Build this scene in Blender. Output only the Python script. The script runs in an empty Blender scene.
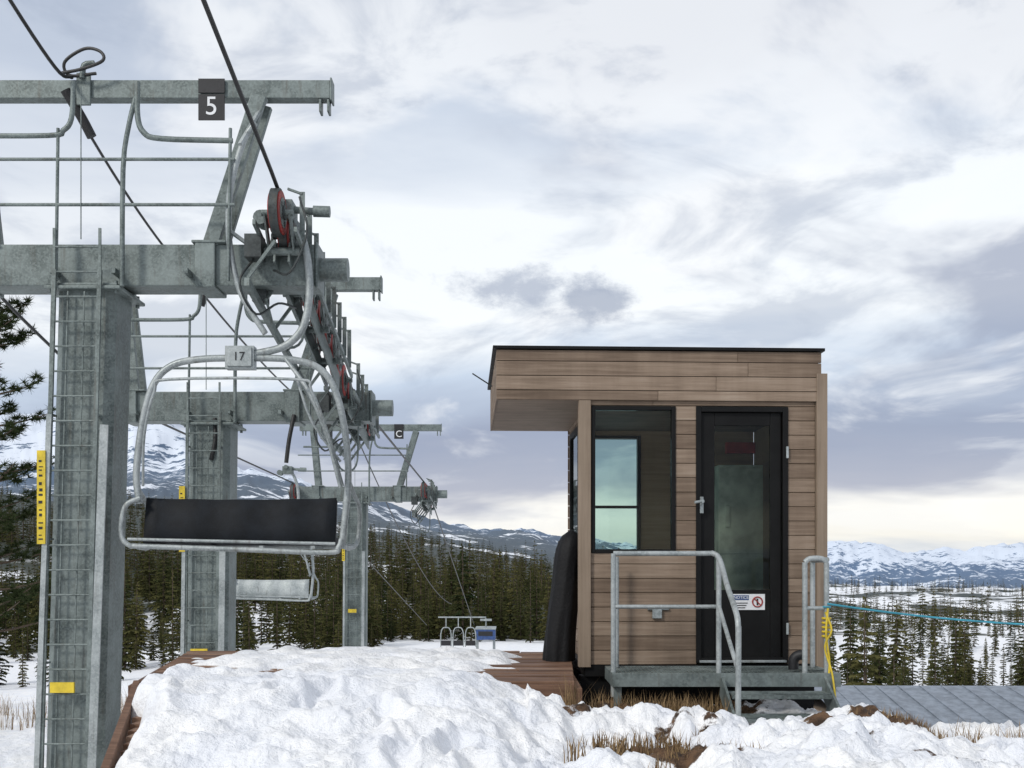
import bpy, math, random
import numpy as np
from mathutils import Vector, Matrix, noise
random.seed(7); np.random.seed(7)
scene = bpy.context.scene
R = math.radians
# ------------------------------------------------------------ node helpers
def new_mat(name):
    m = bpy.data.materials.new(name); m.use_nodes = True
    nt = m.node_tree; nt.nodes.clear()
    return m, nt
class NT:
    def __init__(s, nt): s.nt = nt
    def n(s, t, **kw):
        nd = s.nt.nodes.new(t)
        for k, v in kw.items(): setattr(nd, k, v)
        return nd
    def l(s, a, b): s.nt.links.new(a, b)
    def inp(s, sock, v):
        if hasattr(v, 'is_output'): s.l(v, sock)
        else: sock.default_value = v
    def math(s, op, a, b=0.0, c=None, clamp=False):
        nd = s.n('ShaderNodeMath', operation=op); nd.use_clamp = clamp
        s.inp(nd.inputs[0], a); s.inp(nd.inputs[1], b)
        if c is not None: s.inp(nd.inputs[2], c)
        return nd.outputs[0]
    def mr(s, v, a, b, c=0.0, d=1.0, smooth=True):
        nd = s.n('ShaderNodeMapRange'); nd.interpolation_type = 'SMOOTHSTEP' if smooth else 'LINEAR'
        s.inp(nd.inputs[0], v)
        for i, x in enumerate((a, b, c, d)): s.inp(nd.inputs[i+1], x)
        return nd.outputs[0]
    def mix(s, f, a, b, mode='MIX'):
        nd = s.n('ShaderNodeMix', data_type='RGBA', blend_type=mode)
        s.inp(nd.inputs[0], f)
        s.inp(nd.inputs[6], a if hasattr(a, 'is_output') or len(a) == 4 else (*a, 1))
        s.inp(nd.inputs[7], b if hasattr(b, 'is_output') or len(b) == 4 else (*b, 1))
        return nd.outputs[2]
    def noise(s, vec, scale, detail=4, rough=.55, dist=0.0):
        nd = s.n('ShaderNodeTexNoise')
        if vec is not None: s.l(vec, nd.inputs['Vector'])
        nd.inputs['Scale'].default_value = scale; nd.inputs['Detail'].default_value = detail
        nd.inputs['Roughness'].default_value = rough; nd.inputs['Distortion'].default_value = dist
        return nd.outputs[0]
    def mapping(s, vec, scale=(1,1,1), loc=(0,0,0)):
        nd = s.n('ShaderNodeMapping'); s.l(vec, nd.inputs[0])
        nd.inputs['Scale'].default_value = scale; nd.inputs['Location'].default_value = loc
        return nd.outputs[0]
    def ramp(s, v, stops):
        nd = s.n('ShaderNodeValToRGB'); s.l(v, nd.inputs[0])
        cr = nd.color_ramp
        while len(cr.elements) < len(stops): cr.elements.new(.5)
        for e, (p, c) in zip(cr.elements, stops):
            e.position = p; e.color = (*c, 1) if len(c) == 3 else c
        return nd.outputs[0]
    def attr(s, name): return s.n('ShaderNodeAttribute', attribute_name=name).outputs['Fac']
    def pos(s): return s.n('ShaderNodeNewGeometry').outputs['Position']
    def obj(s): return s.n('ShaderNodeTexCoord').outputs['Object']
    def bsdf(s, color, rough=.6, metal=0.0, spec=.5, bump=None, bstr=.3, bdist=.01):
        p = s.n('ShaderNodeBsdfPrincipled'); 
        s.inp(p.inputs['Base Color'], color if hasattr(color, 'is_output') else (*color, 1))
        s.inp(p.inputs['Roughness'], rough); s.inp(p.inputs['Metallic'], metal)
        p.inputs['Specular IOR Level'].default_value = spec
        if bump is not None:
            b = s.n('ShaderNodeBump'); b.inputs['Strength'].default_value = bstr; b.inputs['Distance'].default_value = bdist
            s.l(bump, b.inputs['Height']); s.l(b.outputs[0], p.inputs['Normal'])
        o = s.n('ShaderNodeOutputMaterial'); s.l(p.outputs[0], o.inputs[0])
        return p

def simple(name, col, rough=.6, metal=0.0, var=.25, scale=6, bstr=.1, spec=.5):
    m, nt = new_mat(name); T = NT(nt)
    n = T.noise(T.obj(), scale, 4, .6)
    f = T.mr(n, .3, .7, 1-var, 1+var)
    cc = T.n('ShaderNodeCombineColor')
    for i in range(3): T.l(f, cc.inputs[i])
    c = T.mix(1.0, (*col, 1), cc.outputs[0], 'MULTIPLY')
    n2 = T.noise(T.obj(), scale*12, 2)
    T.bsdf(c, rough, metal, spec, bump=n2, bstr=bstr)
    return m

def steel_mat(name, col=(.205,.24,.232), dark=(.085,.105,.10)):
    m, nt = new_mat(name); T = NT(nt)
    p = T.pos()
    n1 = T.noise(p, 3.2, 5, .65)
    v = T.n('ShaderNodeTexVoronoi'); v.inputs['Scale'].default_value = 55; T.l(p, v.inputs['Vector'])
    st = T.noise(T.mapping(p, (14, 14, 1.2)), 1.0, 4, .6)
    base = T.mix(T.mr(n1, .35, .7), (*dark, 1), (*col, 1))
    lt = tuple(min(1, c*1.35) for c in col)
    base = T.mix(T.math('MULTIPLY', T.mr(v.outputs['Color'], .2, .9), .35), base, (*lt, 1))
    base = T.mix(T.math('MULTIPLY', T.mr(st, .55, .75), .55), base, (.085, .072, .055, 1))
    rough = T.mr(n1, .3, .7, .42, .62)
    T.bsdf(base, rough, .35, .5, bump=n1, bstr=.15, bdist=.01)
    return m
M = {}
M['steel'] = steel_mat('galvanised_steel')
M['steel_l'] = steel_mat('galvanised_light', (.40, .43, .43), (.24, .27, .27))
M['steel_d'] = steel_mat('steel_dark', (.07, .08, .08), (.025, .03, .03))
M['black'] = simple('black_rubber', (.012, .012, .014), .55)
M['blackpaint'] = simple('black_frame_paint', (.007, .007, .007), .55, var=.2, spec=.18)
M['red'] = simple('red_liner', (.30, .025, .018), .55)
M['yellow'] = simple('yellow_plate', (.62, .46, .03), .5)
M['white'] = simple('white_plate', (.72, .73, .74), .5, var=.06)
M['blue'] = simple('blue_paint', (.03, .07, .20), .5)
M['cabinet'] = simple('cabinet_paint', (.42, .50, .42), .5)
M['chairseat'] = simple('seat_vinyl', (.006, .008, .011), .6, var=.35, bstr=.25, spec=.2)
M['bluerope'] = simple('blue_rope', (.05, .30, .40), .7)
M['rope'] = simple('wire_rope', (.02, .02, .02), .5)
M['wallgrey'] = simple('metal_roofing', (.20, .23, .27), .5, .1)
M['bark'] = simple('bark', (.09, .065, .045), .9, scale=20, bstr=.6)
M['tarp'] = simple('black_tarp', (.008, .008, .009), .65, scale=4, bstr=.5, spec=.25)

def wood_mat(name, stops, grain_axis='x', rough=.7, tw=.38):
    m, nt = new_mat(name); T = NT(nt)
    o = T.obj()
    t = T.attr('tint')
    comb = T.n('ShaderNodeCombineXYZ'); T.l(T.math('MULTIPLY', t, 37.0), comb.inputs[0]); T.l(T.math('MULTIPLY', t, 91.0), comb.inputs[2])
    add = T.n('ShaderNodeVectorMath', operation='ADD'); T.l(o, add.inputs[0]); T.l(comb.outputs[0], add.inputs[1])
    sc = {'x': (1.3, 34, 34), 'z': (34, 34, 1.3), 'y': (34, 1.3, 34)}[grain_axis]
    g = T.noise(T.mapping(add.outputs[0], sc), 1.0, 6, .66, .6)
    n2 = T.noise(add.outputs[0], 2.2, 4)
    st = T.noise(T.mapping(o, (7, 7, .5)), 1.0, 4, .6)
    v = T.math('ADD', T.math('MULTIPLY', t, tw), T.math('MULTIPLY', T.mr(g, .25, .75), .38))
    v = T.math('ADD', v, T.math('MULTIPLY', T.mr(n2, .3, .7), .18))
    v = T.math('ADD', v, T.math('MULTIPLY', T.math('SUBTRACT', st, .45), .38), clamp=True)
    c = T.ramp(v, stops)
    T.bsdf(c, rough, 0, .3, bump=g, bstr=.4, bdist=.004)
    return m
M['siding'] = wood_mat('cedar_siding', [(0, (.085, .058, .040)), (.35, (.170, .122, .086)), (.65, (.255, .190, .138)), (1, (.36, .285, .22))])
M['sidingv'] = wood_mat('cedar_trim', [(0, (.14, .098, .070)), (.5, (.24, .185, .135)), (1, (.32, .25, .19))], 'z')
M['deck'] = wood_mat('deck_planks', [(0, (.034, .018, .012)), (.35, (.095, .050, .031)), (.7, (.19, .108, .068)), (1, (.30, .20, .14))], tw=.6)
M['innerwood'] = wood_mat('interior_panel', [(0, (.24, .155, .10)), (.5, (.40, .28, .18)), (1, (.50, .37, .26))])

def glass_mat(name, tint, ior=1.45):
    m, nt = new_mat(name); T = NT(nt)
    tr = T.n('ShaderNodeBsdfTransparent'); tr.inputs[0].default_value = (*tint, 1)
    gl = T.n('ShaderNodeBsdfGlossy'); gl.inputs['Roughness'].default_value = .02; gl.inputs[0].default_value = (.9, .95, .95, 1)
    fr = T.n('ShaderNodeFresnel'); fr.inputs[0].default_value = ior
    mx = T.n('ShaderNodeMixShader'); T.l(fr.outputs[0], mx.inputs[0]); T.l(tr.outputs[0], mx.inputs[1]); T.l(gl.outputs[0], mx.inputs[2])
    o = T.n('ShaderNodeOutputMaterial'); T.l(mx.outputs[0], o.inputs[0])
    return m
M['glass'] = glass_mat('window_glass', (.94, .95, .94), 1.22)
M['glassteal'] = glass_mat('tinted_glass', (.72, .84, .81), 1.3)
M['glassdark'] = glass_mat('door_glass', (.82, .84, .82), 1.28)

def snow_nodes(T, p):
    a = T.noise(p, 1.8, 6, .62); b = T.noise(p, 9, 6, .68); c3 = T.noise(p, 45, 2, .6)
    vo = T.n('ShaderNodeTexVoronoi'); vo.feature = 'F1'; vo.inputs['Scale'].default_value = 8.5; T.l(p, vo.inputs['Vector'])
    snowc = T.mix(T.mr(a, .35, .65), (.83, .85, .89, 1), (.92, .92, .915, 1))
    dirt = T.mr(c3, .62, .74)
    snowc = T.mix(T.math('MULTIPLY', T.math('MULTIPLY', dirt, T.mr(a, .48, .64)), .30), snowc, (.42, .37, .31, 1))
    h = T.math('ADD', a, T.math('ADD', T.math('MULTIPLY', b, .6), T.math('MULTIPLY', c3, .10)))
    h = T.math('ADD', h, T.math('MULTIPLY', vo.outputs['Distance'], .18))
    return snowc, h, a, b
def snow_mat(name):
    m, nt = new_mat(name); T = NT(nt)
    p = T.pos(); c, h, a, b = snow_nodes(T, p)
    T.bsdf(c, .6, 0, .3, bump=h, bstr=.85, bdist=.085)
    return m
M['snow'] = snow_mat('snow')

# ------------------------------------------------------------ mesh builder
class MB:
    def __init__(s): s.v = []; s.f = []; s.m = []; s.t = []; s.sm = []
    def add(s, vs, fs, mi=0, tint=0.5, smooth=False):
        o = len(s.v); s.v += [tuple(v) for v in vs]
        for f in fs:
            s.f.append(tuple(i+o for i in f)); s.m.append(mi); s.t.append(tint); s.sm.append(smooth)
    def box(s, x0, x1, y0, y1, z0, z1, mi=0, tint=.5, M4=None):
        vs = [Vector(p) for p in ((x0,y0,z0),(x1,y0,z0),(x1,y1,z0),(x0,y1,z0),(x0,y0,z1),(x1,y0,z1),(x1,y1,z1),(x0,y1,z1))]
        if M4 is not None: vs = [M4 @ v for v in vs]
        s.add(vs, [(0,3,2,1),(4,5,6,7),(0,1,5,4),(1,2,6,5),(2,3,7,6),(3,0,4,7)], mi, tint)
    def beam(s, a, b, w, h, mi=0, tint=.5, up=(0,0,1)):
        a = Vector(a); b = Vector(b); d = (b-a); L = d.length; d.normalize()
        u = Vector(up)
        if abs(d.dot(u)) > .98: u = Vector((0,1,0))
        x = d.cross(u).normalized(); z = x.cross(d)
        Mx = Matrix((( x.x, d.x, z.x, a.x),(x.y, d.y, z.y, a.y),(x.z, d.z, z.z, a.z),(0,0,0,1)))
        s.box(-w/2, w/2, 0, L, -h/2, h/2, mi, tint, Mx)
    def tube(s, pts, r, seg=8, mi=0, tint=.5, sub=0, closed=False, caps=True):
        P = [Vector(p) for p in pts]
        if sub:
            Q = []; n = len(P)
            for i in range(n-1 if not closed else n):
                p0 = P[(i-1) % n] if (closed or i > 0) else P[0]*2-P[1]
                p1 = P[i]; p2 = P[(i+1) % n]
                p3 = P[(i+2) % n] if (closed or i+2 < n) else P[-1]*2-P[-2]
                for k in range(sub):
                    t = k/sub
                    Q.append(.5*((2*p1)+(-p0+p2)*t+(2*p0-5*p1+4*p2-p3)*t*t+(-p0+3*p1-3*p2+p3)*t**3))
            if not closed: Q.append(P[-1])
            P = Q
        n = len(P); vs = []; 
        rr = r if isinstance(r, (list, tuple)) else None
        nrm = None
        for i in range(n):
            if closed: d = P[(i+1) % n]-P[i-1]
            else: d = P[min(i+1, n-1)]-P[max(i-1, 0)]
            if d.length < 1e-9: d = Vector((0,0,1))
            d.normalize()
            if nrm is None:
                u = Vector((0,0,1)) if abs(d.z) < .9 else Vector((1,0,0))
                nrm = d.cross(u).normalized()
            nrm = (nrm - d*nrm.dot(d)).normalized(); bi = d.cross(nrm)
            ri = (rr[0]+(rr[1]-rr[0])*i/max(1, n-1)) if rr else r
            for k in range(seg):
                a = 2*math.pi*k/seg
                vs.append(P[i]+nrm*math.cos(a)*ri+bi*math.sin(a)*ri)
        fs = []
        for i in range(n if closed else n-1):
            j = (i+1) % n
            for k in range(seg):
                k2 = (k+1) % seg
                fs.append((i*seg+k, j*seg+k, j*seg+k2, i*seg+k2))
        s.add(vs, fs, mi, tint, True)
        if caps and not closed:
            s.add(vs[:seg], [tuple(range(seg))], mi, tint); s.add(vs[-seg:], [tuple(reversed(range(seg)))], mi, tint)
    def cyl(s, a, b, r, seg=16, mi=0, tint=.5): s.tube([a, b], r, seg, mi, tint)
    def obj(s, name, mats, parent=None, bevel=0, M4=None):
        me = bpy.data.meshes.new(name); me.from_pydata(s.v, [], s.f)
        for m in mats: me.materials.append(M[m] if isinstance(m, str) else m)
        me.polygons.foreach_set('material_index', s.m); me.polygons.foreach_set('use_smooth', s.sm)
        at = me.attributes.new('tint', 'FLOAT', 'FACE'); at.data.foreach_set('value', s.t)
        me.update()
        ob = bpy.data.objects.new(name, me); scene.collection.objects.link(ob)
        if parent: ob.parent = parent
        if M4 is not None: ob.matrix_local = M4
        if bevel:
            b = ob.modifiers.new('bevel', 'BEVEL'); b.width = bevel; b.segments = 2; b.limit_method = 'ANGLE'; b.angle_limit = R(50)
        return ob
def empty(name, loc=(0,0,0), rotz=0):
    e = bpy.data.objects.new(name, None); scene.collection.objects.link(e); e.location = loc; e.rotation_euler = (0,0,rotz)
    e.empty_display_size = .2
    return e
def text(name, body, size, loc, rot, mat, parent):
    cu = bpy.data.curves.new(name, 'FONT'); cu.body = body; cu.size = size; cu.extrude = .001
    cu.align_x = 'CENTER'; cu.align_y = 'CENTER'; cu.materials.append(M[mat])
    o = bpy.data.objects.new(name, cu); scene.collection.objects.link(o); o.parent = parent
    o.location = loc; o.rotation_euler = rot
    return o
def ss(a, b, x):
    t = np.clip((x-a)/(b-a), 0, 1); return t*t*(3-2*t)

# ------------------------------------------------------------ camera
cam = bpy.data.cameras.new('camera'); co = bpy.data.objects.new('camera', cam); scene.collection.objects.link(co)
co.location = (0, 0, 1.6); co.rotation_euler = (R(90), 0, 0)
cam.sensor_width = 36; cam.lens = 38.67; cam.shift_y = .1816; cam.clip_end = 60000; cam.clip_start = .05
scene.camera = co

# ------------------------------------------------------------ terrain
cols_a = np.array([-1.2, -.465, -.375, -.293, -.247, -.193, -.075, .044, .289, .465, 1.2])
rads = np.array([80, 150, 300, 600, 1000, 1600, 3000, 6000, 10000, 16000, 26000, 40000.])
# elevation (per mille slope seen from the lift deck) for each bearing
EL = np.array([
 [-109,-73,-22, 32, 64, 52, 66, 76,130,100, 60, 20],
 [-109,-73,-22, 34, 66, 52, 66, 76,142,105, 60, 20],
 [-105,-73,-22, 30, 58, 50, 64, 80,148,105, 60, 20],
 [-100,-68,-22, 24, 50, 46, 66, 82,118, 95, 60, 20],
 [-100,-68,-22, 20, 44, 42, 66, 86, 90, 78, 60, 20],
 [ -95,-64,-22, 14, 38, 38, 58, 80, 78, 70, 50, 20],
 [ -86,-62,-24,  2, 20, 24, 38, 46, 44, 36, 25, 10],
 [ -86,-64,-32,-14, -6,  0, 20, 30, 28, 22, 15, 10],
 [-136,-104,-56,-36,-24,-16,-30,-24,-10, 17, 10,  5],
 [-136,-108,-60,-38,-24,-16,-30,-24,-10, 19, 10,  5],
 [-120,-90,-50,-36,-24,-18,-30,-24,-10, 22, 10,  5.]])/1000.
def far_z(a, r):
    lr = np.log(np.clip(r, 80, 39999)); L = np.log(rads)
    j = np.clip(np.searchsorted(L, lr)-1, 0, len(L)-2); tj = (lr-L[j])/(L[j+1]-L[j]); tj = tj*tj*(3-2*tj)
    ac = np.clip(a, -1.19, 1.19)
    i = np.clip(np.searchsorted(cols_a, ac)-1, 0, len(cols_a)-2); ti = (ac-cols_a[i])/(cols_a[i+1]-cols_a[i])
    e = (EL[i, j]*(1-tj)+EL[i, j+1]*tj)*(1-ti)+(EL[i+1, j]*(1-tj)+EL[i+1, j+1]*tj)*ti
    return 1.6+e*np.clip(r, 80, 40000)
def near_z(x, y):
    xe = -1.70-.262*(y-4.85)+.07*np.sin(y*5.1)+.04*np.sin(y*13.)
    t = ss(xe-.38, xe+.02, x)
    zr = .05+.50*ss(.5, 5., y)
    zl = np.full_like(x, -.55)
    z = zl*(1-t)+zr*t
    z += t*.34*ss(5., 7.3, y)*(1-ss(-.45, .5, x))
    z += -.14*ss(7.0, 8.2, y)*ss(.3, .9, x)
    z -= t*.80*ss(7.78, 8.2, y)*(1-ss(.3, .7, x))
    z -= t*2.8*ss(8.9, 17, y)*ss(.2, 1.2, x)
    z -= .20*ss(5.3, 7.0, y)*ss(2.2, 3.2, x)
    z += .17*np.exp(-((x-2.72)/.42)**2-((y-7.95)/.5)**2)
    return z
def gz(x, y):
    x = np.asarray(x, float); y = np.asarray(y, float)
    r = np.hypot(x, y); th = np.arctan2(x, y); a = np.tan(np.clip(th, -1.25, 1.25)); a = np.clip(a, -1.2, 1.2)
    rr = r*np.cos(np.clip(th, -.6, .6))
    w = ss(13, 74, r)
    return near_z(x, y)*(1-w)+far_z(a, rr)*w
def fract(x, y, z, H=.9, o=5): return noise.fractal(Vector((x, y, z)), H, 2.1, o)
def relief(x, y, r):
    k = 0
    if r > 150:
        s = min(1, (r-150)/400)
        if r < 2200: k += s*8*fract(x/140, y/140, 0, .9, 4)*min(1, r/900)
    if r > 900:
        q = min(1, (r-900)/3000)
        k += q*.0085*r*fract(x/ (r*.055+60), y/(r*.075+60), 4.4, .75, 6)
    return k
ths = np.concatenate([np.linspace(-math.pi, -.62, 60)[:-1], np.linspace(-.62, .62, 660), np.linspace(.62, math.pi, 60)[1:-1]])
rs = np.concatenate([np.linspace(.5, 4.6, 14)[:-1], np.linspace(4.6, 10.5, 190)[:-1], np.exp(np.linspace(math.log(10.5), math.log(39000), 360))])
TH, RR = np.meshgrid(ths, rs)
X = RR*np.sin(TH); Y = RR*np.cos(TH)
Z = gz(X, Y)
infr = np.abs(TH) < .66
flat = Z.ravel().copy(); xf = X.ravel(); yf = Y.ravel(); rf = RR.ravel(); inf = infr.ravel()
for i in range(len(flat)):
    r = rf[i]; x = xf[i]; y = yf[i]
    if not inf[i] and r > 200: continue
    if r < 30:
        k = noise.noise(Vector((x*.9, y*.9, 1)))*.07+fract(x*2.6, y*2.6, 3, .65, 5)*.042
        rdg = 1-abs(noise.noise(Vector((x*1.9+5, y*1.9, 9))))*2
        k += .045*max(0, rdg)**2
        n5 = noise.noise(Vector((x*5.2, y*5.2, 2)))
        k += .026*abs(n5)*2
        if x > .1 and y > 5.0: k *= 1.75
        if x < -.2 and y > 6.9: k *= .6
        flat[i] += k
    flat[i] += relief(x, y, r)
    if r > 6000:
        q = min(1, (r-6000)/2500)
        rdg = 1-abs(noise.noise(Vector((x/1500., y/1900., 2.2))))*2
        rd2 = 1-abs(noise.noise(Vector((x/520., y/700., 7.2))))*2
        flat[i] += q*r*(.008*rdg+.004*rd2-.007)
# footprints from the steps towards the camera and across the mound
rfp = random.Random(12)
near_idx = np.where((rf < 10) & (np.abs(TH.ravel()) < .7))[0]
nxs = xf[near_idx]; nys = yf[near_idx]
prints = [(1.9-2.6*k/25., 7.4-2.0*k/25.) for k in range(26)]+[(-.2-1.3*k/12., 5.4+1.7*k/12.) for k in range(13)]
for fx, fy in prints:
    fx += rfp.gauss(0, .12); fy += rfp.gauss(0, .12)
    an = rfp.uniform(-.5, .5); dx = nxs-fx; dy = nys-fy
    u = dx*math.cos(an)+dy*math.sin(an); v = -dx*math.sin(an)+dy*math.cos(an)
    d = (u/.075)**2+(v/.16)**2
    flat[near_idx] -= .06*np.exp(-d**1.5)
    flat[near_idx] += .012*np.exp(-(np.sqrt(d)-1.5)**2*6)
Z = flat.reshape(Z.shape)
nr, na = Z.shape
verts = np.stack([X, Y, Z], -1).reshape(-1, 3)
ii = np.arange(nr*na).reshape(nr, na)
a0 = ii[:-1, :]; a1 = ii[1:, :]
nx0 = np.roll(a0, -1, 1); nx1 = np.roll(a1, -1, 1)
faces = np.stack([a0, nx0, nx1, a1], -1).reshape(-1, 4)
me = bpy.data.meshes.new('ground')
me.vertices.add(len(verts)+1); me.vertices.foreach_set('co', np.concatenate([verts.ravel(), [0, 0, float(Z[0].mean())]]))
c = len(verts); tri = [(c, (k+1) % na, k) for k in range(na)]
nl = len(faces)*4+len(tri)*3
me.loops.add(nl); me.polygons.add(len(faces)+len(tri))
me.loops.foreach_set('vertex_index', np.concatenate([faces[:, ::-1].ravel(), np.array(tri).ravel()]))
st = np.concatenate([np.arange(len(faces))*4, len(faces)*4+np.arange(len(tri))*3]); me.polygons.foreach_set('loop_start', st)
me.update(calc_edges=True); me.validate()
me.polygons.foreach_set('use_smooth', np.ones(len(me.polygons), bool))
soil = np.zeros(len(verts)+1)
def blob(cx, cy, rx, ry, w=1.0):
    global soil
    d = ((verts[:, 0]-cx)/rx)**2+((verts[:, 1]-cy)/ry)**2
    soil[:-1] = np.maximum(soil[:-1], w*np.clip(1.5-d, 0, 1))
blob(1.0, 8.9, 1.0, .85, 1); blob(.55, 8.35, .3, .35); blob(.68, 6.2, .24, .34, .95); blob(1.0, 5.95, .28, .3, .9); blob(2.70, 7.65, .36, .30, 1.0); blob(3.9, 7.6, .3, .2, .6); blob(1.3, 7.9, .4, .18, .8)
blob(2.2, 7.4, .3, .12, .7); blob(1.1, 7.0, .25, .12, .6); blob(.35, 7.3, .2, .2, .6); blob(1.9, 6.3, .3, .12, .5); blob(2.4, 5.9, .3, .14, .5)
blob(-4.3, 11, .8, .6, .7); blob(3.2, 9.0, .6, .2, .6); blob(-3.6, 9.5, .5, .5, .5)
A = np.concatenate([np.tan(np.clip(TH.ravel(), -1.2, 1.2)), [0]])
RF = np.concatenate([rf, [0]]); ZF = np.concatenate([flat, [0]])
left = 1-ss(.0, .2, A)
forest = ss(100, 150, RF)*(left*.62+(1-left)*.40)
forest = np.where(RF > 1500, .60*left+.5*(1-left), forest)
hi = ss(6500, 9000, RF)
alt = np.clip((ZF/np.maximum(RF, 1)-.0)/.10, 0, 1)
forest = forest*(1-hi)+hi*(left*np.clip(.62-.40*alt, 0, 1)+(1-left)*np.clip(.62-ss(-.006, .018, ZF/np.maximum(RF, 1))*.42, 0, 1))
painted_haze = np.clip(1-np.exp(-RF/8500), 0, .82)
for nm, dat in (('soil', soil), ('forest', forest), ('painted_haze', painted_haze)):
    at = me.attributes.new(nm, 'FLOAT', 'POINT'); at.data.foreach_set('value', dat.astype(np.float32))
m, nt = new_mat('snow_ground'); T = NT(nt)
p = T.pos()
snowc, h, a, b = snow_nodes(T, p)
soiln = T.noise(p, 7, 5, .7)
soilm = T.mr(T.math('ADD', T.attr('soil'), T.math('MULTIPLY', T.math('SUBTRACT', soiln, .5), 1.5)), .45, .62)
soilc = T.mix(T.mr(b, .35, .65), (.030, .018, .011, 1), (.15, .085, .045, 1))
c = T.mix(soilm, snowc, soilc)
fn = T.noise(T.mapping(p, (1, .6, 1)), .012, 6, .68)
fn2 = T.noise(T.mapping(p, (1, .7, 1)), .0016, 8, .7)
fn = T.math('ADD', T.math('MULTIPLY', fn, .5), T.math('MULTIPLY', fn2, .5))
fm = T.mr(T.math('ADD', T.attr('forest'), T.math('MULTIPLY', T.math('SUBTRACT', fn, .5), 3.4)), .38, .50)
tn = T.noise(p, .09, 4, .8)
fc = T.mix(T.mr(tn, .35, .65), (.022, .028, .015, 1), (.062, .062, .032, 1))
fm = T.math('MULTIPLY', fm, T.mr(T.attr('forest'), .02, .15))
c = T.mix(fm, c, fc)
c = T.mix(T.attr('painted_haze'), c, T.mix(fm, (.62, .70, .82, 1), (.11, .19, .33, 1)))  # aerial haze painted into the base colour, bluer with distance from origin
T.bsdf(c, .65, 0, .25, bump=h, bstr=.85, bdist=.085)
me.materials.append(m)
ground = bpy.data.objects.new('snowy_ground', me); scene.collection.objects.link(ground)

# ------------------------------------------------------------ conifers
def foliage_mat(name, c0, c1):
    m, nt = new_mat(name); T = NT(nt)
    oi = T.n('ShaderNodeObjectInfo').outputs['Random']
    n = T.noise(T.obj(), 9, 2)
    f = T.math('ADD', T.math('MULTIPLY', oi, .7), T.math('MULTIPLY', T.mr(n, .3, .7), .35), clamp=True)
    c = T.ramp(f, [(0, c0), (.6, tuple((a+b)*.5 for a, b in zip(c0, c1))), (1, c1)])
    d = T.n('ShaderNodeBsdfDiffuse'); T.l(c, d.inputs[0])
    o = T.n('ShaderNodeOutputMaterial'); T.l(d.outputs[0], o.inputs[0])
    return m
M['needles'] = foliage_mat('conifer_needles', (.017, .027, .012), (.105, .098, .038))
M['pineneedles'] = foliage_mat('pine_needles', (.022, .034, .016), (.07, .085, .035))
def conifer(name, seed, slim=.17, parent=None, lv=20, nbr=7, parts=3):
    rnd = random.Random(seed); b = MB()
    b.tube([(0,0,-.03),(0,0,.98)], [.013, .002], 5, 1)
    seg = ((.1, .45), (.38, .75), (.65, 1.0)) if parts == 3 else ((.1, .6), (.5, 1.0))
    for i in range(lv):
        t = i/(lv-1); z = .06+.92*t
        L = slim*((1-t)**.75)*(.75+.25*math.sin(i*2.3))+.012
        if t < .12: L *= .55+3*t
        nb = nbr if t < .7 else nbr-2
        for k in range(nb):
            if rnd.random() < .12: continue
            az = 2*math.pi*(k+rnd.random()*.7)/nb+i*1.3; l = L*rnd.uniform(.6, 1.2)
            d = Vector((math.cos(az), math.sin(az), 0)); s = Vector((-d.y, d.x, 0))
            z0 = z+rnd.uniform(-.012, .012); droop = rnd.uniform(.15, .5)*(1-t*.7)
            def P(u, w, dz=0): return d*(l*u)+s*(l*w)+Vector((0, 0, z0+l*(.12*u-droop*u*u)+dz))
            for (u0, u1) in seg:
                ww = .30*(1-u0*.5)
                b.add([P(u0, 0), P(u1, ww, -.012), P(u1+.05, .05), P(u1, -ww, -.012)], [(0,1,2),(0,2,3)], 0)
                b.add([P(u0, 0, .006), P(u1, 0, -.022), P(u1+.04, 0, .004)], [(0,1,2)], 0)
    return b.obj(name, ['needles', 'bark'], parent)
forest_root = empty('distant_conifer_forest')
def scatter(name, pts, seed, slim, **kw):
    vs = []; fs = []
    for (x, y, z, s) in pts:
        a = random.random()*6.28; o = len(vs)
        for k in range(4):
            an = a+k*math.pi/2
            vs.append((x+math.cos(an)*s*.7071, y+math.sin(an)*s*.7071, z))
        fs.append((o, o+1, o+2, o+3))
    me = bpy.data.meshes.new(name); me.from_pydata(vs, [], fs)
    em = bpy.data.objects.new(name, me); scene.collection.objects.link(em); em.parent = forest_root
    em.instance_type = 'FACES'; em.use_instance_faces_scale = True; em.instance_faces_scale = 1.0
    em.show_instancer_for_render = False; em.show_instancer_for_viewport = False
    conifer(name+'_tree', seed, slim, em, **kw)
    return em
cand = []
def try_add(n, r0, r1, a0, a1, dens, hmin, hmax):
    for _ in range(n):
        r = math.exp(random.uniform(math.log(r0), math.log(r1))) if r0 > 200 else math.sqrt(random.uniform(r0*r0, r1*r1))
        a = random.uniform(a0, a1); y = r; x = a*r
        q = noise.noise(Vector((x/38, y/55, 3)))+.5*noise.noise(Vector((x/12, y/16, 8)))
        if r > 300: q = noise.noise(Vector((x/90, y/150, 3)))+.4*noise.noise(Vector((x/22, y/30, 8)))
        if q < dens: continue
        if abs(x+2) < 9+.03*y and y < 125: continue
        if -.12 < a < .06 and y < 130: continue
        hh = hmin+(hmax-hmin)*random.random()**1.8
        cand.append((x, y, hh*random.uniform(.65, 1.15)))
try_add(360, 62, 150, -.62, -.07, -.15, 4, 10)
try_add(240, 128, 190, -.2, .1, -.5, 5, 11)
try_add(2000, 150, 420, -.62, .10, -.18, 6, 16)
try_add(3900, 420, 1300, -.62, .12, -.16, 8, 20)
try_add(150, 50, 150, .26, .62, -.05, 3.0, 9.5)
try_add(520, 130, 360, .20, .62, .02, 5, 13)
try_add(420, 330, 560, .20, .62, -.08, 8, 15)
try_add(1200, 1000, 1750, .1, .62, -.06, 10, 18)
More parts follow.
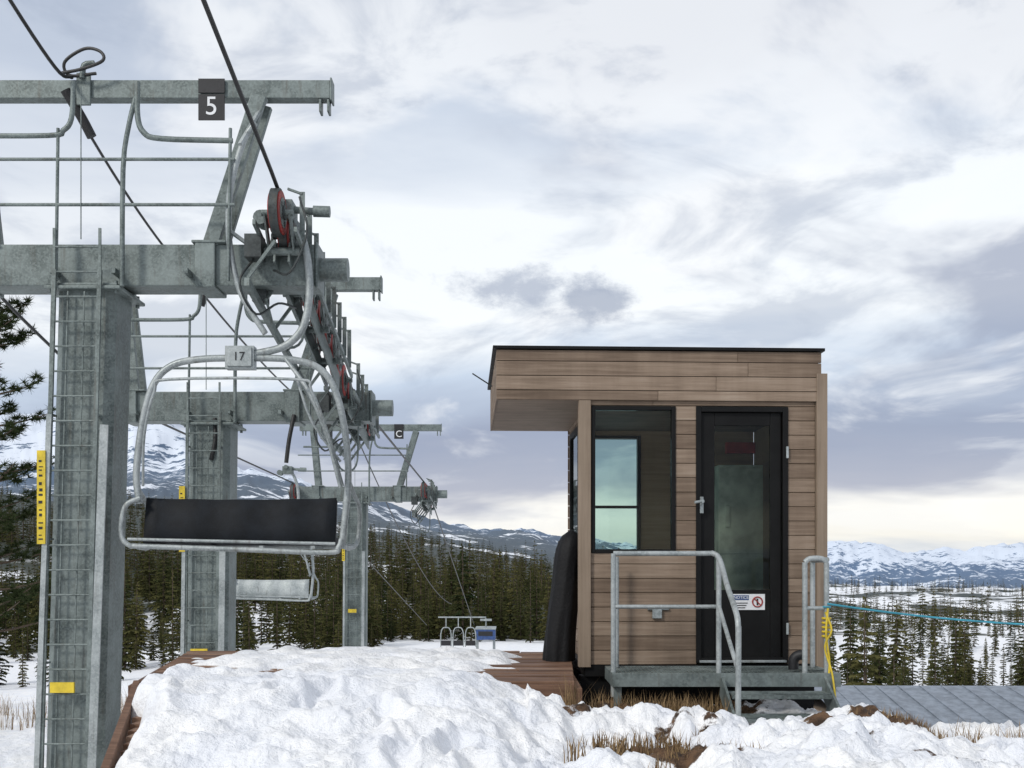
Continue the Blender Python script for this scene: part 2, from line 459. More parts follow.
xs = np.array([c[0] for c in cand]); ys = np.array([c[1] for c in cand])
zs = gz(xs, ys)
for i in range(len(cand)):
    zs[i] += relief(xs[i], ys[i], math.hypot(xs[i], ys[i]))
tr = [(xs[i], ys[i], zs[i]-.2, cand[i][2]) for i in range(len(cand))]
random.shuffle(tr)
nearT = [t for t in tr if t[1] < 300]; farT = [t for t in tr if t[1] >= 300]
for i in range(4): scatter('conifer_stand_%d' % (i+1), nearT[i::4], 11+i, (.15, .20, .13, .24)[i])
for i in range(3): scatter('far_conifer_stand_%d' % (i+1), farT[i::3], 31+i, (.16, .20, .24)[i], lv=11, nbr=6, parts=2)

def pine(name, loc, H, seed):
    rnd = random.Random(seed); root = empty(name, loc)
    b = MB(); b.tube([(0,0,-.3),(.05,0,H*.5),(0,.05,H)], [.19, .03], 9, 0, sub=6)
    n = MB()
    for i in range(62):
        t = .22+.78*i/61; z = H*t; L = 2.1*((1-t)**.55)*rnd.uniform(.6, 1.1)+.3
        az = rnd.random()*6.28; d = Vector((math.cos(az), math.sin(az), 0))
        P = [Vector((0,0,z))+d*(L*u)+Vector((0,0,L*(.10*u+.16*u*u-.12))) for u in (0,.3,.6,.85,1)]
        b.tube(P, [.03, .008], 5, 0)
        for q in range(18):
            u = rnd.uniform(.3, 1.05); side = rnd.uniform(-1, 1)*L*.28*(1.1-u*.5)
            c = Vector((0,0,z))+d*(L*u)+Vector((-d.y, d.x, 0))*side+Vector((0,0,L*(.10*u+.16*u*u-.12)+rnd.uniform(-.05,.12)))
            for w in range(32):
                v = Vector((rnd.gauss(0,1), rnd.gauss(0,1), rnd.gauss(.4,.8))).normalized()
                ln = rnd.uniform(.10, .22); s = v.cross(Vector((rnd.random(), rnd.random(), .3))).normalized()*.012
                n.add([c-s, c+s, c+v*ln], [(0,1,2)], 0)
    b.obj('trunk_and_limbs', ['bark'], root); n.obj('needle_clumps', ['pineneedles'], root)
pine('pine_tree', (-11.75, 24.5, -2.0), 10.4, 5)

# ------------------------------------------------------------ loading deck
deck = empty('wooden_loading_deck')
b = MB()
ny = 21; 
for i in range(ny):
    y0 = 7.85+i*.142; y1 = y0+.120; t = (y0-7.85)/2.9
    xl = -2.68-.5*t; xr = .45+.13*t
    cuts = [xl]+sorted(random.uniform(xl+.4, xr-.4) for _ in range(2))+[xr]
    for a, c in zip(cuts[:-1], cuts[1:]):
        if c-a < .05: continue
        b.box(a+.004, c-.004, y0, y1, .762+random.uniform(-.004,.004), .80+random.uniform(-.007,.007), 0, random.random())
b.obj('planks', ['deck'], deck, .004)
b = MB()
b.box(-2.68, .44, 7.80, 7.838, .60, .785, 0, .45); b.box(-2.68, .44, 7.805, 7.838, .40, .588, 0, .2)
b.beam((-2.70, 7.80, .68), (-3.2, 10.85, .68), .045, .2, 0, .3)
b.box(.45, .50, 7.83, 10.8, .55, .757, 0, .4)
b.obj('fascia_boards', ['deck'], deck, .003)
b = MB()
for x in (-2.55, -1.6, -.6, .3):
    for y in (7.98, 9.2, 10.6):
        b.box(x-.07-.12*(y-8)*.3, x+.07-.12*(y-8)*.3, y-.07, y+.07, -.9, .60)
for y in (8.0, 9.2, 10.6): b.box(-2.62-.16*(y-8), .4, y-.04, y+.04, .605, .752)
b.obj('posts_and_joists', ['bark'], deck)
b = MB()
for i in range(22):
    y0 = 4.55+i*.147; z = .385+.36*(y0-4.55)/2.95; xl = -1.80-.262*(y0-4.55)
    b.box(xl+.03, xl+1.2, y0, y0+.132, z-.035, z+random.uniform(-.002,.002), 0, random.random())
b.beam((-1.80, 4.5, .34), (-2.66, 7.80, .735), .045, .17, 0, .45)
b.obj('ramp_boards', ['deck'], deck, .003)

def patch(name, x0, x1, y0, y1, base, th, nx, ny, f):
    b = MB(); idx = {}
    hs = np.zeros((nx, ny)); P = {}
    for i in range(nx):
        for j in range(ny):
            x = x0+(x1-x0)*i/(nx-1); y = y0+(y1-y0)*j/(ny-1)
            hs[i, j] = f(x, y); P[i, j] = (x, y, base+min(hs[i, j], th)+(.012*noise.noise(Vector((x*9, y*9, 0))) if hs[i,j] > .02 else 0))
    vs = []; fs = []
    for i in range(nx-1):
        for j in range(ny-1):
            if max(hs[i,j], hs[i+1,j], hs[i,j+1], hs[i+1,j+1]) > 0:
                q = []
                for kk in ((i,j),(i+1,j),(i+1,j+1),(i,j+1)):
                    if kk not in idx: idx[kk] = len(vs); vs.append(P[kk])
                    q.append(idx[kk])
                fs.append(q)
    b.add(vs, fs, 0, .5, True)
    return b.obj(name, ['snow'])
def fdeck(x, y):
    d = ((x+1.40)/1.5)**2+((y-9.75)/1.25)**2
    return .12*(1-d)+.07*noise.noise(Vector((x*1.3, y*2.2, 4)))+.06*noise.noise(Vector((x*4, y*6, 4)))-.01
patch('snow_patch', -3.2, .45, 7.9, 10.8, .79, .09, 200, 150, fdeck)

# ------------------------------------------------------------ operator cabin
HR = R(2.5)
cab = empty('lift_operator_cabin', (.667, 9.3, 0), HR)
D = 2.0
rnd = random.Random(3)
sid = MB()
def board_wall(mb, u0, u1, z0, z1, v0, v1, openings=(), pitch=.122, zbase=.80):
    k = math.floor((z0-zbase)/pitch)
    z = zbase+k*pitch
    while z < z1-1e-4:
        a = max(z, z0); c = min(z+pitch-.006, z1)
        if c-a > .01:
            cuts = {a, c}
            for (p0, p1, q0, q1) in openings:
                for q in (q0, q1):
                    if a < q < c: cuts.add(q)
            cuts = sorted(cuts); rnd2 = random.Random(int(z*1000)+int(u0*10)); tint = rnd2.random()
            jt = u0+(u1-u0)*rnd2.uniform(.2, .8)
            for za, zb in zip(cuts[:-1], cuts[1:]):
                if zb-za < .004: continue
                segs = [(u0, u1)]
                for (p0, p1, q0, q1) in openings:
                    if q0 < (za+zb)/2 < q1:
                        ns = []
                        for s0, s1 in segs:
                            if p0 > s0: ns.append((s0, min(p0, s1)))
                            if p1 < s1: ns.append((max(p1, s0), s1))
                        segs = [s for s in ns if s[1]-s[0] > .005]
                for s0, s1 in segs:
                    if s0+.15 < jt < s1-.15 and s1-s0 > .9:
                        mb.box(s0, jt-.0015, v0, v1, za, zb, 0, tint); mb.box(jt+.0015, s1, v0, v1, za, zb, 0, (tint+rnd2.uniform(-.25,.25)) % 1)
                    else: mb.box(s0, s1, v0, v1, za, zb, 0, (tint+s0*.37) % 1)
        z += pitch
WIN = (.02, .72, 1.745, 2.985); DOOR = (.90, 1.68, .80, 2.985)
board_wall(sid, 0.0, 1.92, .80, 3.03, 0, .022, (WIN, DOOR))
board_wall(sid, -.80, 1.965, 3.034, 3.45, -.03, -.005)
sid.obj('front_siding', ['siding'], cab, .002)
s2 = MB(); board_wall(s2, 0, D+.1, 3.034, 3.45, 0, .02); o = s2.obj('left_fascia', ['siding'], cab, .002); o.matrix_local = Matrix.Translation((-.80, 2.09, 0)) @ Matrix.Rotation(R(-90), 4, 'Z')
s2 = MB(); board_wall(s2, .1, D-.06, .80, 3.03, 0, .022, ((D-1.75, D-.2, 1.55, 2.95),)); o = s2.obj('left_siding', ['siding'], cab, .002); o.matrix_local = Matrix.Translation((-.0, D, 0)) @ Matrix.Rotation(R(-90), 4, 'Z')
s2 = MB(); board_wall(s2, 0, D, .80, 3.45, 0, .022); o = s2.obj('right_siding', ['siding'], cab, .002); o.matrix_local = Matrix.Translation((1.965, .05, 0)) @ Matrix.Rotation(R(90), 4, 'Z')
s2 = MB(); board_wall(s2, 0, 1.93, .80, 3.45, 0, .022, ((1.93-.74, 1.93-.22, 1.73, 2.98),)); o = s2.obj('back_siding', ['siding'], cab, .002); o.matrix_local = Matrix.Translation((1.93, D+.075, 0)) @ Matrix.Rotation(R(180), 4, 'Z')
t = MB()
t.box(-.105, -.004, -.035, .06, .78, 3.03, 0, .65)
t.box(1.924, 2.015, -.04, .03, .74, 3.27, 0, .55)
t.box(1.97, 2.015, .032, .9, .80, 3.27, 0, .35)
t.obj('corner_trim_boards', ['sidingv'], cab, .003)
w = MB()
def wallpiece(u0, u1, z0, z1): w.box(u0, u1, .024, .10, z0, z1, 0, rnd.random())
wallpiece(.02, .72, .80, 1.74); wallpiece(.72, .90, .80, 3.03)
wallpiece(1.68, 1.92, .80, 3.03)
w.box(1.925, 1.96, .10, D, .80, 3.03, 0, .3)
w.box(.03, .06, 1.76, D, .80, 3.03, 0, .4); w.box(.03, .06, .11, 1.75, .80, 1.55, 0, .4)
w.box(.06, .215, D, D+.045, .80, 3.03, 0, .4); w.box(.745, 1.92, D, D+.045, .80, 3.03, 0, .5)
w.box(.216, .744, D, D+.045, .80, 1.725, 0, .5); w.box(.216, .744, D, D+.045, 2.985, 3.03, 0, .5)
w.obj('inner_walls', ['innerwood'], cab)
w = MB(); w.box(-.78, 1.955, .0, D+.06, 3.032, 3.06, 0, .6)
o = w.obj('soffit_ceiling', ['siding'], cab)
w = MB(); w.box(-.05, 1.96, .0, D+.04, .70, .795, 0, .6); w.box(-.08, 1.93, .05, .25, .45, .697); w.box(-.08, 1.93, 1.7, 1.9, .35, .697)
for x in (-.05, .9, 1.85):
    for y in (.15, 1.8): w.box(x-.08, x+.08, y-.08, y+.08, -1.2, .447)
w.obj('floor_frame', ['blackpaint'], cab)
w = MB(); w.box(-.83, 1.99, -.055, D+.09, 3.456, 3.482); w.box(-.79, 1.95, -.0, D+.07, 3.07, 3.45)
o = w.obj('roof_cap', ['blackpaint'], cab, .003)
f = MB()
def frame(u0, u1, z0, z1, v0, v1, th):
    f.box(u0, u0+th, v0, v1, z0, z1); f.box(u1-th, u1, v0, v1, z0, z1)
    f.box(u0+th+.001, u1-th-.001, v0, v1, z0, z0+th); f.box(u0+th+.001, u1-th-.001, v0, v1, z1-th, z1)
frame(.003, .722, 1.742, 2.988, -.012, .06, .034)
frame(.215, .745, 1.73, 2.98, D-.02, D+.08, .03)
f.box(.247, .713, D-.012, D+.06, 2.235, 2.262)
frame(.895, 1.685, .81, 2.988, -.015, .09, .045)
f.box(.945, 1.06, .02, .06, .84, 2.94); f.box(1.54, 1.632, .02, .06, .84, 2.94)
f.box(1.061, 1.539, .02, .06, 2.83, 2.94); f.box(1.061, 1.539, .02, .06, .84, 1.43)
f.obj('window_and_door_frames', ['blackpaint'], cab, .004)
f = MB()
f.box(-.012, .028, .24, .30, 1.55, 2.95); f.box(-.012, .028, 1.70, 1.75, 1.55, 2.95)
f.box(-.012, .028, .302, 1.698, 1.55, 1.6); f.box(-.012, .028, .302, 1.698, 2.90, 2.95); f.box(-.012, .028, .95, 1.0, 1.601, 2.899)
f.obj('side_window_frame', ['blackpaint'], cab)
g = MB(); g.box(.038, .687, .022, .027, 1.778, 2.952); g.obj('front_glass', ['glass'], cab)
g = MB(); g.box(.246, .714, D+.02, D+.025, 1.762, 2.948); g.box(.006, .010, .302, 1.698, 1.602, 2.898); g.obj('tinted_panes', ['glassteal'], cab)
g = MB(); g.box(1.062, 1.538, .036, .041, 1.432, 2.828); g.obj('door_glass', ['glassdark'], cab)
d = MB()
d.box(1.30, 1.72, .9, 1.4, .80, 2.58, 0); d.box(1.31, 1.71, .892, .899, 1.75, 2.55, 0); d.box(.62, .68, 1.2, 1.9, .8, 1.55, 0)
d.box(1.36, 1.40, .87, .891, 2.0, 2.2, 0)
d.obj('equipment_cabinet', ['cabinet'], cab, .008)
d = MB(); d.box(1.35, 1.62, .8, .86, 2.68, 2.78); d.obj('inside_red_box', ['red'], cab)
d = MB()
d.box(.52, .60, -.03, -.002, 1.19, 1.29); d.cyl((.48, -.012, 1.27), (.52, -.012, 1.27), .012); d.cyl((.60, -.012, 1.27), (.66, -.012, 1.27), .012)
d.box(.925, .955, -.03, -.016, 2.08, 2.22); d.tube([(.93, -.06, 2.18), (.87, -.075, 2.17)], .012); d.cyl((.94, -.02, 2.18), (.94, -.07, 2.18), .014)
d.box(1.665, 1.685, -.03, -.016, 2.55, 2.65); d.box(1.665, 1.685, -.03, -.016, 1.05, 1.15)
d.box(.92, 1.66, -.05, -.016, .815, .835)
d.obj('outlet_handle_hinges', ['steel_l'], cab, .003)
d = MB(); d.tube([(-.83, .2, 3.18), (-1.0, .15, 3.28)], .006); d.obj('antenna', ['steel_d'], cab)
sgn = MB(); sgn.box(1.21, 1.49, .008, .019, 1.26, 1.395, 0); sgn.box(1.215, 1.35, .004, .0075, 1.345, 1.385, 1)
ring = [(1.425+.042*math.cos(a*math.pi/12), .005, 1.328+.042*math.sin(a*math.pi/12)) for a in range(24)]
sgn.tube(ring, .006, 6, 2, closed=True); sgn.tube([(1.395, .005, 1.358), (1.455, .005, 1.298)], .005, 6, 2); sgn.box(1.418, 1.432, .005, .0075, 1.30, 1.355, 3)
sgn.box(1.23, 1.34, .005, .0075, 1.315, 1.322, 3); sgn.box(1.23, 1.33, .005, .0075, 1.295, 1.302, 3); sgn.box(1.23, 1.32, .005, .0075, 1.275, 1.282, 3)
sgn.obj('notice_sign', ['white', 'blue', 'red', 'black'], cab)
text('notice_text', 'NOTICE', .035, (1.283, .0025, 1.365), (R(90), 0, 0), 'white', cab)

# covered control stand beside the cabin
cs = empty('covered_control_stand')
b = MB(); ringsn = 20; seg = 32; vs = []
for i in range(ringsn+1):
    t = i/ringsn; z = .80+1.16*t
    rx = .14*(1-.18*t) if t < .75 else .14*.865*math.sqrt(max(0.004, 1-((t-.75)/.25)**2.6))
    ry = rx*1.25; cx = .42+.11*t**1.3
    for k in range(seg):
        a = 2*math.pi*k/seg
        wv = 1+.05*math.sin(a*5+t*2)*(1-t)+.03*math.sin(a*9-t*3)+.07*noise.noise(Vector((math.cos(a)*1.2, math.sin(a)*1.2, t*3)))
        vs.append((cx+rx*wv*math.cos(a), 9.75+ry*wv*math.sin(a), z))
fs = [(i*seg+k, i*seg+(k+1) % seg, (i+1)*seg+(k+1) % seg, (i+1)*seg+k) for i in range(ringsn) for k in range(seg)]
fs.append(tuple(ringsn*seg+k for k in range(seg)))
b.add(vs, fs, 0, .5, True); b.obj('tarp_cover', ['tarp'], cs)

# ------------------------------------------------------------ entry steps with railings
st = empty('entry_steps')
b = MB()
X0, X1 = .78, 2.56; 
b.box(X0, X1, 8.56, 8.60, .69, .795); b.box(X0, X1, 9.20, 9.24, .69, .795); b.box(X0, X0+.04, 8.601, 9.199, .69, .795); b.box(X1-.04, X1, 8.601, 9.199, .69, .795)
for i in range(48):
    x = X0+.05+i*(X1-X0-.1)/47; b.box(x-.004, x+.004, 8.601, 9.199, .765, .793)
for i in range(9):
    y = 8.64+i*.065; b.box(X0+.041, X1-.041, y-.003, y+.003, .77, .79)
b.box(X0+.02, X0+.08, 8.62, 8.68, .1, .69); b.box(X1-.08, X1-.02, 8.62, 8.68, .1, .69); 
b.obj('grating_platform', ['steel'], st, .002)
b = MB()
sx0, sx1 = 1.66, 2.42
for k, (yy, zz) in enumerate(((8.29, .655), (8.02, .515), (7.75, .375))):
    b.box(sx0, sx1, yy, yy+.27, zz-.03, zz); 
    for i in range(6): b.box(sx0, sx1, yy+.02+i*.043, yy+.03+i*.043, zz+.001, zz+.006)
for x in (sx0-.03, sx1+.005):
    b.beam((x, 8.56, .70), (x, 7.68, .25), .02, .17)
b.obj('treads_and_stringers', ['steel'], st, .002)
b = MB(); r = .021
zt = 1.73; zm = 1.31
def post(x, y, z0, z1): b.tube([(x, y, z0), (x, y, z1)], r, 10)
post(.80, 8.68, .60, zt); post(.87, 9.16, .79, zt-.02)
b.tube([(.80, 8.68, zt), (1.50, 8.68, zt), (1.58, 8.66, zt-.0), (1.62, 8.58, zt-.05), (1.62, 8.28, zt-.25), (1.61, 7.88, 1.28), (1.61, 7.82, 1.15)], r, 10, sub=5)
b.tube([(.80, 8.68, zm), (1.62, 8.68, zm)], r*.8, 8); post(1.62, 8.62, .70, zt-.02)
b.tube([(1.62, 8.60, 1.31), (1.61, 7.86, .90)], r*.8, 8)
b.tube([(1.61, 7.84, .2), (1.61, 7.82, 1.2)], r, 10)
post(2.30, 8.64, .75, 1.66); post(2.47, 8.64, .60, 1.66)
b.tube([(2.30, 8.64, 1.66), (2.34, 8.64, 1.69), (2.43, 8.64, 1.69), (2.47, 8.64, 1.66)], r, 10, sub=3)
b.tube([(2.30, 8.64, 1.30), (2.47, 8.64, 1.30)], r*.8, 8)
b.tube([(2.50, 9.15, 1.68), (2.48, 8.66, 1.68)], r, 10); b.tube([(2.50, 9.15, .79), (2.50, 9.15, 1.68)], r, 10)
b.obj('handrails', ['steel_l'], st)
b = MB(); b.tube([(2.24, 8.75, .81), (2.24, 8.75, .88), (2.27, 8.74, .92), (2.34, 8.72, .93)], .04, 10, sub=4); b.tube([(2.47, 8.6, 1.30), (2.45, 8.58, 1.1), (2.48, 8.59, .85), (2.44, 8.56, .62)], .009, 6, 1, sub=4)
b.tube([(2.45, 8.60, 1.27), (2.49, 8.57, 1.13), (2.44, 8.58, 1.0), (2.49, 8.56, .8), (2.50, 8.5, .6)], .008, 6, 1, sub=4)
for k in range(5): b.tube([(2.47+.03*math.cos(a*.785), 8.64+.03*math.sin(a*.785), 1.08+k*.035) for a in range(8)], .010, 6, 1, closed=True)
b.obj('hose_and_strap', ['black', 'yellow'], st)
br = empty('blue_rope_barrier')
b = MB(); P = []
for i in range(21):
    t = i/20; P.append((2.47+4.6*t, 8.62+.8*t, 1.335-.10*t-.60*t*(1-t)))
b.tube(P, .009, 6); b.tube([(2.47+.03*math.cos(a*.785), 8.64+.03*math.sin(a*.785), 1.31) for a in range(8)], .008, 6, closed=True); b.obj('rope', ['bluerope'], br)
b = MB(); b.tube([(7.07, 9.42, -1), (7.07, 9.42, 1.4)], .03); b.obj('stake', ['bark'], br)

# ------------------------------------------------------------ dry grass
b = MB(); rg = random.Random(2)
def gzz(x, y): return float(gz(np.array([x]), np.array([y]))[0])
def tuft(cx, cy, n, h, spread):
    for _ in range(n):
        x = cx+rg.gauss(0, spread); y = cy+rg.gauss(0, spread*.7); z = gzz(x, y)-.02
        l = h*rg.uniform(.4, 1.1); a = rg.random()*6.28; lean = rg.uniform(.05, .55)*l
        d = Vector((math.cos(a), math.sin(a), 0)); s = Vector((-d.y, d.x, 0))*.0035; p0 = Vector((x, y, z))
        p1 = p0+d*lean*.35+Vector((0,0,l*.6)); p2 = p0+d*lean+Vector((0,0,l))
        b.add([p0-s, p0+s, p1+s*.8, p1-s*.8, p2], [(0,1,2,3),(3,2,4)], 0, rg.random())
for _ in range(26): tuft(rg.uniform(.5, 1.6), rg.uniform(8.05, 8.75), 55, .26, .05)
tuft(.42, 7.72, 60, .35, .03); tuft(.5, 7.9, 60, .3, .05); tuft(1.0, 7.95, 50, .3, .03)
for _ in range(16): tuft(.70+rg.gauss(0, .18), 6.2+rg.gauss(0, .18), 30, .15, .04)
for _ in range(16): tuft(2.70+rg.gauss(0, .22), 7.65+rg.gauss(0, .16), 34, .15, .06)
for _ in range(12): tuft(rg.uniform(3.1, 4.1), 7.7+rg.gauss(0, .2), 26, .28, .05)
for _ in range(6): tuft(-3.9+rg.gauss(0, .5), 12.5+rg.gauss(0, .6), 40, .35, .1)
for _ in range(26): tuft(rg.uniform(-9, -4.8), rg.uniform(15, 21), 40, .4, .15)
for _ in range(14): tuft(1.02+rg.gauss(0, .18), 5.95+rg.gauss(0, .14), 24, .14, .04)
for _ in range(6): tuft(rg.uniform(.3, 2.6), rg.uniform(5.9, 7.5), 16, .13, .03)
m, nt = new_mat('dry_grass'); T = NT(nt)
T.bsdf(T.mix(T.attr('tint'), (.13, .08, .04, 1), (.36, .25, .13, 1)), .8, 0, .2); M['grass'] = m
b.obj('dry_grass', ['grass'])

# ------------------------------------------------------------ low shed roof downhill right
sh = empty('metal_roof_shed')
b = MB(); b.box(6.3, 22, 20.0, 25.0, -4.5, -1.28); b.obj('walls', ['sidingv'], sh)
b = MB()
b.add([(6.0, 19.6, -1.22), (22.4, 20.2, -1.30), (22.4, 22.6, -.80), (6.0, 22.3, -.74), (22.4, 25.2, -1.3), (6.0, 25.0, -1.25)], [(0,1,2,3), (3,2,4,5)], 0)
for i in range(38):
    x = 6.05+i*.44; b.beam((x, 19.62, -1.214), (x, 22.3, -.737), .012, .016)
b.box(6.0, 22.4, 19.55, 19.6, -1.42, -1.2)
b.obj('standing_seam_roof', ['wallgrey'], sh)

# ------------------------------------------------------------ lift towers
def rope_z(y):
    pts = [(-30, 12.0), (7.86, 5.67), (10.3, 5.26), (11.6, 4.98), (13.2, 4.62), (15.5, 4.18), (17, 4.10), (28, 4.02), (30.8, 4.0), (33, 3.75), (84, -2.6)]
    return float(np.interp(y, [p[0] for p in pts], [p[1] for p in pts]))
def sheaves(mb, x, y0, y1, n, rich):
    rw = .225
    for i in range(n):
        y = y0+(y1-y0)*i/(n-1); z = rope_z(y)-rw-.01
        mb.cyl((x-.04, y, z), (x+.04, y, z), rw, 28, 1)
        mb.cyl((x+.035, y, z), (x+.052, y, z), rw*.90, 28, 2)
        mb.cyl((x+.045, y, z), (x+.060, y, z), rw*.62, 24, 0); mb.cyl((x+.055, y, z), (x+.075, y, z), rw*.30, 14, 1)
        mb.cyl((x-.055, y, z), (x-.035, y, z), rw*.85, 24, 2)
        mb.cyl((x-.062, y, z), (x-.05, y, z), rw*.6, 24, 0)
        mb.cyl((x-.15, y, z), (x+.15, y, z), .03, 10, 0)
        for k in range(5):
            a = k*1.2566+i
            mb.cyl((x+.058, y+math.cos(a)*rw*.45, z+math.sin(a)*rw*.45), (x+.066, y+math.cos(a)*rw*.45, z+math.sin(a)*rw*.45), .025, 8, 1)
    for i in range(0, n-1, 2):
        ya = y0+(y1-y0)*i/(n-1); yb = y0+(y1-y0)*(i+1)/(n-1)
        za = rope_z(ya)-.235; zb = rope_z(yb)-.235; ym = (ya+yb)/2; zm_ = (za+zb)/2-.26
        for sx in (-.12, .12):
            mb.beam((x+sx, ya, za), (x+sx, ym, zm_), .018, .09); mb.beam((x+sx, ym, zm_), (x+sx, yb, zb), .018, .09)
        mb.cyl((x-.17, ym, zm_), (x+.17, ym, zm_), .04, 10)
    zs0 = rope_z(y0)-.55; zs1 = rope_z(y1)-.55
    for sx in (-.07, .07): mb.beam((x+sx, y0+.2, zs0), (x+sx, y1-.2, zs1), .02, .20)
    if rich:
        for i in range(n):
            y = y0+(y1-y0)*(i+.5)/n; z = rope_z(y)
            mb.beam((x+.20, y, z-.40), (x+.20, y, z+.07), .05, .015); mb.beam((x+.20, y, z+.05), (x+.06, y, z+.10), .03, .02)
        mb.beam((x-.20, y0-.1, rope_z(y0)-.35), (x-.20, y1+.1, rope_z(y1)-.35), .03, .05)
        mb.beam((x+.19, y0-.1, rope_z(y0)-.42), (x+.19, y1+.1, rope_z(y1)-.42), .03, .05)
        mb.beam((x-.28, y0-.05, rope_z(y0)-.9), (x-.28, y1, rope_z(y1)-.75), .05, .08)
        for k in np.linspace(y0, y1, 7):
            mb.beam((x-.28, k, rope_z(k)-.85), (x-.02, k, rope_z(k)-.5), .03, .03)
        mb.box(x-.34, x-.18, y0+.1, y0+.3, rope_z(y0)-.62, rope_z(y0)-.40, 1)
        mb.box(x-.36, x-.22, y0+.5, y0+.66, rope_z(y0)-.95, rope_z(y0)-.75, 1)
        mb.tube([(x-.26, y0+.2, rope_z(y0)-.6), (x-.36, y0, rope_z(y0)-.9), (x-.25, y0+.2, rope_z(y0)-1.15), (x-.12, y0+.6, rope_z(y0)-.95), (x-.02, y0+1, rope_z(y0)-.9)], .012, 6, 1, sub=5)
        mb.tube([(x+.22, y0-.05, rope_z(y0)-.1), (x+.30, y0-.1, rope_z(y0)-.45), (x+.12, y0, rope_z(y0)-.8), (x-.1, y0+.3, rope_z(y0)-.7)], .012, 6, 1, sub=5)
        mb.tube([(x+.12, y0+.8, rope_z(y0)-.75), (x+.10, y0+.7, rope_z(y0)-1.3), (x-.1, y0+.6, rope_z(y0)-1.35), (x-.2, y0+.4, rope_z(y0)-.95)], .014, 6, 0, sub=5)
def tower(y, zarm, ztop, zbase, lean, sh0, sh1, ns, digit):
    x = -4.06-.009*y; root = empty('chairlift_tower')
    b = MB(); hw = .285
    def ring(cx, cy, z, h):
        c = h*.28
        return [(cx-h+c, cy-h, z), (cx+h-c, cy-h, z), (cx+h, cy-h+c, z), (cx+h, cy+h-c, z), (cx+h-c, cy+h, z), (cx-h+c, cy+h, z), (cx-h, cy+h-c, z), (cx-h, cy-h+c, z)]
    nz = 5; vs = []
    for i in range(nz+1):
        t = i/nz; vs += ring(x-lean*(1-t), y, zbase+(zarm-.28-zbase)*t, hw)
    b.add(vs, [(i*8+k, i*8+(k+1) % 8, (i+1)*8+(k+1) % 8, (i+1)*8+k) for i in range(nz) for k in range(8)], 0)
    b.box(x-.37, x+.37, y-.37, y+.37, zarm-.28, zarm-.245); b.box(x-.33, x+.33, y-.33, y+.33, zarm-.242, zarm-.21)
    for sx in (-.31, .31):
        for sy in (-.31, .31): b.cyl((x+sx, y+sy, zarm-.31), (x+sx, y+sy, zarm-.19), .022, 6)
    b.obj('pole', ['steel'], root, .01)
    b = MB()
    b.box(x-1.65, x+2.22, y-.18, y+.18, zarm-.205, zarm+.205)
    b.box(x+2.222, x+2.25, y-.2, y+.2, zarm-.225, zarm+.225)
    b.cyl((x+2.24, y, zarm), (x+2.52, y, zarm), .115, 16)
    b.box(x+1.05, x+1.25, y-.23, y+.23, zarm-.23, zarm+.23); b.box(x-1.2, x-1.02, y-.23, y+.23, zarm-.23, zarm+.23)
    b.obj('cross_arm', ['steel'], root, .012)
    b = MB()
    b.box(x-1.60, x+2.35, y-.07, y+.07, ztop-.09, ztop+.09)
    for xx in (x+2.25, x+2.33, x-1.52, x-1.44): b.box(xx-.012, xx+.012, y-.06, y+.06, ztop-.22, ztop-.091)
    b.box(x+2.351, x+2.37, y-.085, y+.085, ztop-.11, ztop+.11)
    for s, (ox, ix) in ((1, (1.66, 1.19)), (-1, (-1.22, -1.07))):
        for dy in (-.12, .12): b.beam((x+ox, y+dy, ztop-.092), (x+ix, y+dy*1.3, zarm+.207), .15, .07, up=(0,1,0))
        b.box(x+ix-.17, x+ix+.17, y-.24, y+.24, zarm+.207, zarm+.232)
    b.box(x-.16, x-.02, y-.10, y-.072, ztop-.17, ztop+.15)
    b.tube([(x-.1, y-.1, ztop+.09), (x-.08, y-.1, ztop+.22), (x+.02, y-.1, ztop+.24)], .03, 8, sub=3)
    b.obj('lifting_frame', ['steel'], root, .006)
    b = MB(); yf = y-.34; q = .017; xr = x+.11
    for z in (ztop-.80, ztop-1.24): b.tube([(xr-1.7, yf, z), (xr+1.36, yf, z)], q, 8)
    b.tube([(xr-.2, yf, ztop-.05), (xr-.22, yf, ztop-.40), (xr-.30, yf, ztop-.52), (xr-.45, yf, ztop-.57), (xr-1.55, yf, ztop-.57)], .026, 8, sub=4)
    b.tube([(xr+.42, yf, ztop-.05), (xr+.42, yf, ztop-.38), (xr+.48, yf, ztop-.54), (xr+.65, yf, ztop-.60), (xr+1.34, yf, ztop-.62)], .028, 8, sub=4)
    b.tube([(xr+.40, yf, ztop-.20), (xr+.33, yf, ztop-.5), (xr+.28, yf, ztop-.9), (xr+.27, yf, zarm-.25)], .025, 8, sub=3)
    for xx in (-.35, 1.32): b.tube([(xr+xx, yf, ztop-.5), (xr+xx-.02, yf, zarm-.2)], q, 8)
    b.tube([(xr-.12, yf-.02, ztop-.1), (xr-.12, yf-.02, zarm+.2)], .006, 5)
    for xx in (-1.0, -.3, .3, 1.0): b.beam((x+xx, y-.18, zarm-.1), (x+xx, yf-.02, zarm-.1), .04, .05)
    b.obj('work_rails', ['steel'], root)
    b = MB(); yl = y-.38; zlo = zbase+.3; zhi = zarm+.30
    def lx(z): return x-.04-lean*(1-(min(z, zarm)-zbase)/(zarm-zbase))
    for sx in (-.22, .22):
        b.beam((lx(zlo)+sx, yl, zlo), (lx(zarm)+sx, yl, zarm-.1), .04, .03, up=(0,1,0))
        b.beam((lx(zarm)+sx, yl, zarm-.1), (lx(zarm)+sx, yl, zhi), .025, .02, up=(0,1,0))
    z = zlo+.1
    while z < zhi: b.cyl((lx(z)-.22, yl, z), (lx(z)+.22, yl, z), .010, 8); z += .24
